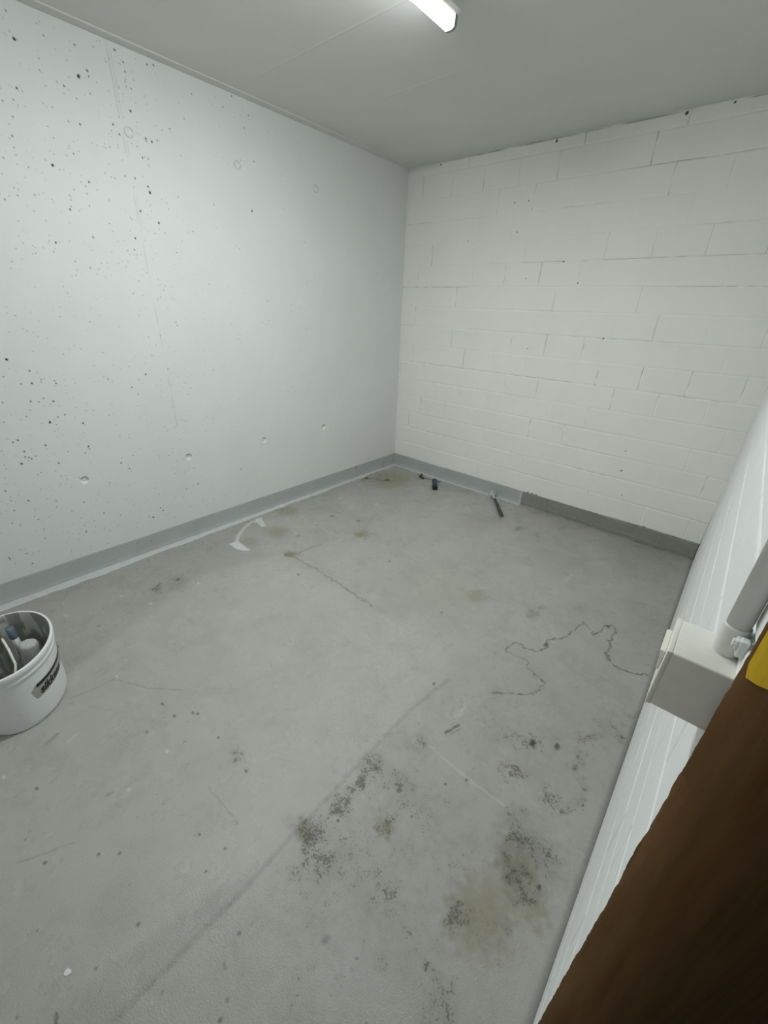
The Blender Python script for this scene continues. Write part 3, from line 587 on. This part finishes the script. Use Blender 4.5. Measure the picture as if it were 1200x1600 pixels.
# brush leaning at the left, blue ferrule
br = thing('paint_brush', 'paint brush with a blue grey ferrule leaning inside the oval bucket', 'brush', (.645, -3.130, .01))
a0, a1 = Vector((0, .0, .02)), Vector((-.036, -.008, .222)); dd_ = a1 - a0
obj('bristles', tube_bm([a0, a0 + dd_ * .45], [.020, .026], 20, flat=(1, .5), upv=(0, 1, 0)), fluff('dirty_bristle', srgb(120, 122, 116)), br)
obj('ferrule', tube_bm([a0 + dd_ * .78, a0 + dd_ * .80, a0 + dd_ * .98, a0 + dd_], [.024, .026, .025, .022], 20, flat=(1, .55), upv=(0, 1, 0)), simple('blue_grey_ferrule', srgb(104, 122, 136), .35, .1), br)
obj('handle', tube_bm([a0 + dd_ * .44, a0 + dd_ * .79], [.024, .024], 20, flat=(1, .5), upv=(0, 1, 0)), simple('smeared_handle', srgb(214, 216, 212), .5), br)
# paint grid leaning at the near left
gr = thing('roller_grid', 'dark grey roller grid leaning inside the oval bucket beside the roller', 'grid', (.72, -3.225, .01))
gb = bmesh.new()
gx0, gx1, gz1 = -.075, .075, .20
for i in range(13):
    x = gx0 + (gx1 - gx0) * i / 12
    tube_bm([(x, -.012, 0), (x, .012 - .03, gz1)], [.0035] * 2, 6, bm=gb)
for i in range(12):
    z = gz1 * i / 11; tube_bm([(gx0, -.012 - .006 * i / 11, z), (gx1, -.012 - .006 * i / 11, z)], [.0035] * 2, 6, bm=gb)
obj('mesh_panel', gb, simple('grid_plastic', srgb(128, 130, 126), .5, .2, 60), gr)
gr.rotation_euler = (0, 0, BT)

# ------------------------------------------------------------------ tools on the floor by the back wall
lb = thing('radiator_brush', 'dark handled brush with a white paint-caked head lying against the back skirting', 'brush', (1.25, -.19, 0))
hd = [Vector((1.383, -.352, .012)), Vector((1.375, -.342, .013)), Vector((1.33, -.285, .014)), Vector((1.27, -.205, .018)), Vector((1.215, -.140, .024)), Vector((1.19, -.11, .027))]
base = Vector((1.25, -.19, 0))
obj('handle', tube_bm([p - base for p in hd], [.008, .0145, .0155, .0130, .010, .008], 16, flat=(1, .7)), simple('dark_handle', srgb(62, 62, 54), .5, .25, 60), lb)
fe = [Vector((1.198, -.12, .026)), Vector((1.175, -.092, .030)), Vector((1.16, -.075, .033))]
obj('ferrule', tube_bm([p - base for p in fe], [.0085, .012, .016], 14, flat=(1, .7)), simple('paint_spattered_metal', srgb(176, 182, 182), .35, .3, 200), lb)
hb_ = tube_bm([Vector((1.165, -.08, .032)) - base, Vector((1.145, -.055, .036)) - base, Vector((1.128, -.034, .040)) - base, Vector((1.120, -.026, .042)) - base], [.017, .024, .026, .018], 22, flat=(1.1, .7))
bmesh.ops.subdivide_edges(hb_, edges=hb_.edges[:], cuts=2, use_grid_fill=True)
for v in hb_.verts: v.co += Vector((1, -1, 1)) * .006 * (float(vnoise(np.array(v.co.x * 160), np.array(v.co.y * 160 + v.co.z * 90), 3)) - .5)
def caked():
    k = NT('paint_caked_bristle', srgb(205, 210, 210), .5)
    k.color(k.mix(k.ramp(k.noise(110, 3, .7), .50, .60, 0, 1), srgb(212, 217, 218), srgb(70, 72, 66))); k.bump(k.noise(150, 3), .003); return k.m
obj('bristles', hb_, caked(), lb)

bt = thing('mini_roller', 'small blue handled roller with thin rod and dark red end by the back corner', 'tool', (.63, -.19, 0))
base = Vector((.63, -.19, 0))
hp = [Vector((.688, -.262, .016)), Vector((.684, -.255, .018)), Vector((.66, -.222, .019)), Vector((.625, -.172, .019)), Vector((.598, -.138, .020)), Vector((.592, -.130, .020))]
obj('handle', tube_bm([p - base for p in hp], [.018, .0240, .0240, .0190, .0235, .015], 18), simple('blue_handle', srgb(38, 52, 82), .32, .35, 50), bt)
obj('handle_cap', tube_bm([Vector((.700, -.278, .016)) - base, Vector((.697, -.274, .016)) - base, Vector((.678, -.248, .018)) - base], [.016, .0235, .0250], 18), simple('black_grip', srgb(16, 18, 26), .4), bt)
wp = [Vector((.60, -.14, .020)), Vector((.575, -.118, .022)), Vector((.548, -.118, .016)), Vector((.50, -.122, .010)), Vector((.455, -.124, .008))]
obj('rod', tube_bm([p - base for p in wp], [.0035] * 5, 8), simple('dull_rod', srgb(120, 122, 118), .35, .2, 60), bt)
rp = [Vector((.475, -.135, .009)), Vector((.432, -.130, .010)), Vector((.424, -.124, .011)), Vector((.412, -.085, .012)), Vector((.408, -.070, .012))]
obj('end_piece', tube_bm([p - base for p in rp], [.0065, .0095, .0105, .010, .008], 12), simple('dark_red_plastic', srgb(86, 34, 34), .4, .2), bt)
db = tube_bm([Vector((.575, -.100, .018)) - base, Vector((.590, -.095, .026)) - base, Vector((.620, -.098, .024)) - base, Vector((.632, -.100, .016)) - base], [.008, .017, .016, .007], 14)
obj('paint_blob', db, simple('wet_paint_pale', srgb(190, 190, 192), .4, .1), bt)

# ------------------------------------------------------------------ small scraps
def chip(name, loc, r, sx, rz, mat, label, cat, group, seed, t=.002):
    q = np.random.default_rng(seed); b = bmesh.new(); n = 9
    ang = np.linspace(0, 2 * math.pi, n, endpoint=False) + q.uniform(-.2, .2, n); rad = r * q.uniform(.6, 1.1, n)
    lo = [b.verts.new((sx * c * math.cos(a), c * math.sin(a), .0002)) for a, c in zip(ang, rad)]
    hi = [b.verts.new((sx * c * .93 * math.cos(a), c * .93 * math.sin(a), t * q.uniform(.7, 1.6))) for a, c in zip(ang, rad)]
    for i in range(n): b.faces.new((lo[i], lo[(i + 1) % n], hi[(i + 1) % n], hi[i]))
    b.faces.new(lo); ctr = b.verts.new((0, 0, t * 1.6))
    for i in range(n): b.faces.new((hi[i], hi[(i + 1) % n], ctr))
    o = obj(name, b, mat, smooth=False); o.location = loc; o.rotation_euler = (0, 0, rz); tag(o, label, cat, group); return o
M_chip = simple('plaster_crumb', srgb(150, 142, 120), .7, .25, 80)
M_chipd = simple('peeled_coat', srgb(104, 98, 78), .7, .3, 60)
M_flake = simple('paint_flake_white', srgb(225, 228, 226), .5, .04)
chip('plaster_crumb', (.085, -.505, 0), .018, 1.5, 1.2, M_chipd, 'brown peeled crumb nearest the left skirting in the back corner', 'debris', 'crumbs on the floor in the back corner', 1, .004)
chip('plaster_crumb', (.150, -.425, 0), .018, 1.2, .3, M_chip, 'pale beige crumb, middle one of the scraps in the back corner', 'debris', 'crumbs on the floor in the back corner', 2, .005)
chip('plaster_crumb', (.250, -.395, 0), .019, 1.7, .9, M_chipd, 'flat brown crumb farthest from the left skirting in the back corner', 'debris', 'crumbs on the floor in the back corner', 3, .003)
chip('plaster_crumb', (.115, -.345, 0), .015, 1.3, 2.1, M_chip, 'pale crumb nearest the back skirting in the corner', 'debris', 'crumbs on the floor in the back corner', 4, .004)
chip('paint_flake', (1.7475, -3.301, 0), .0075, 1.1, .5, M_flake, 'white paint flake lying on the grey floor near the doorway, below the bucket', 'flake', None, 5, .001)
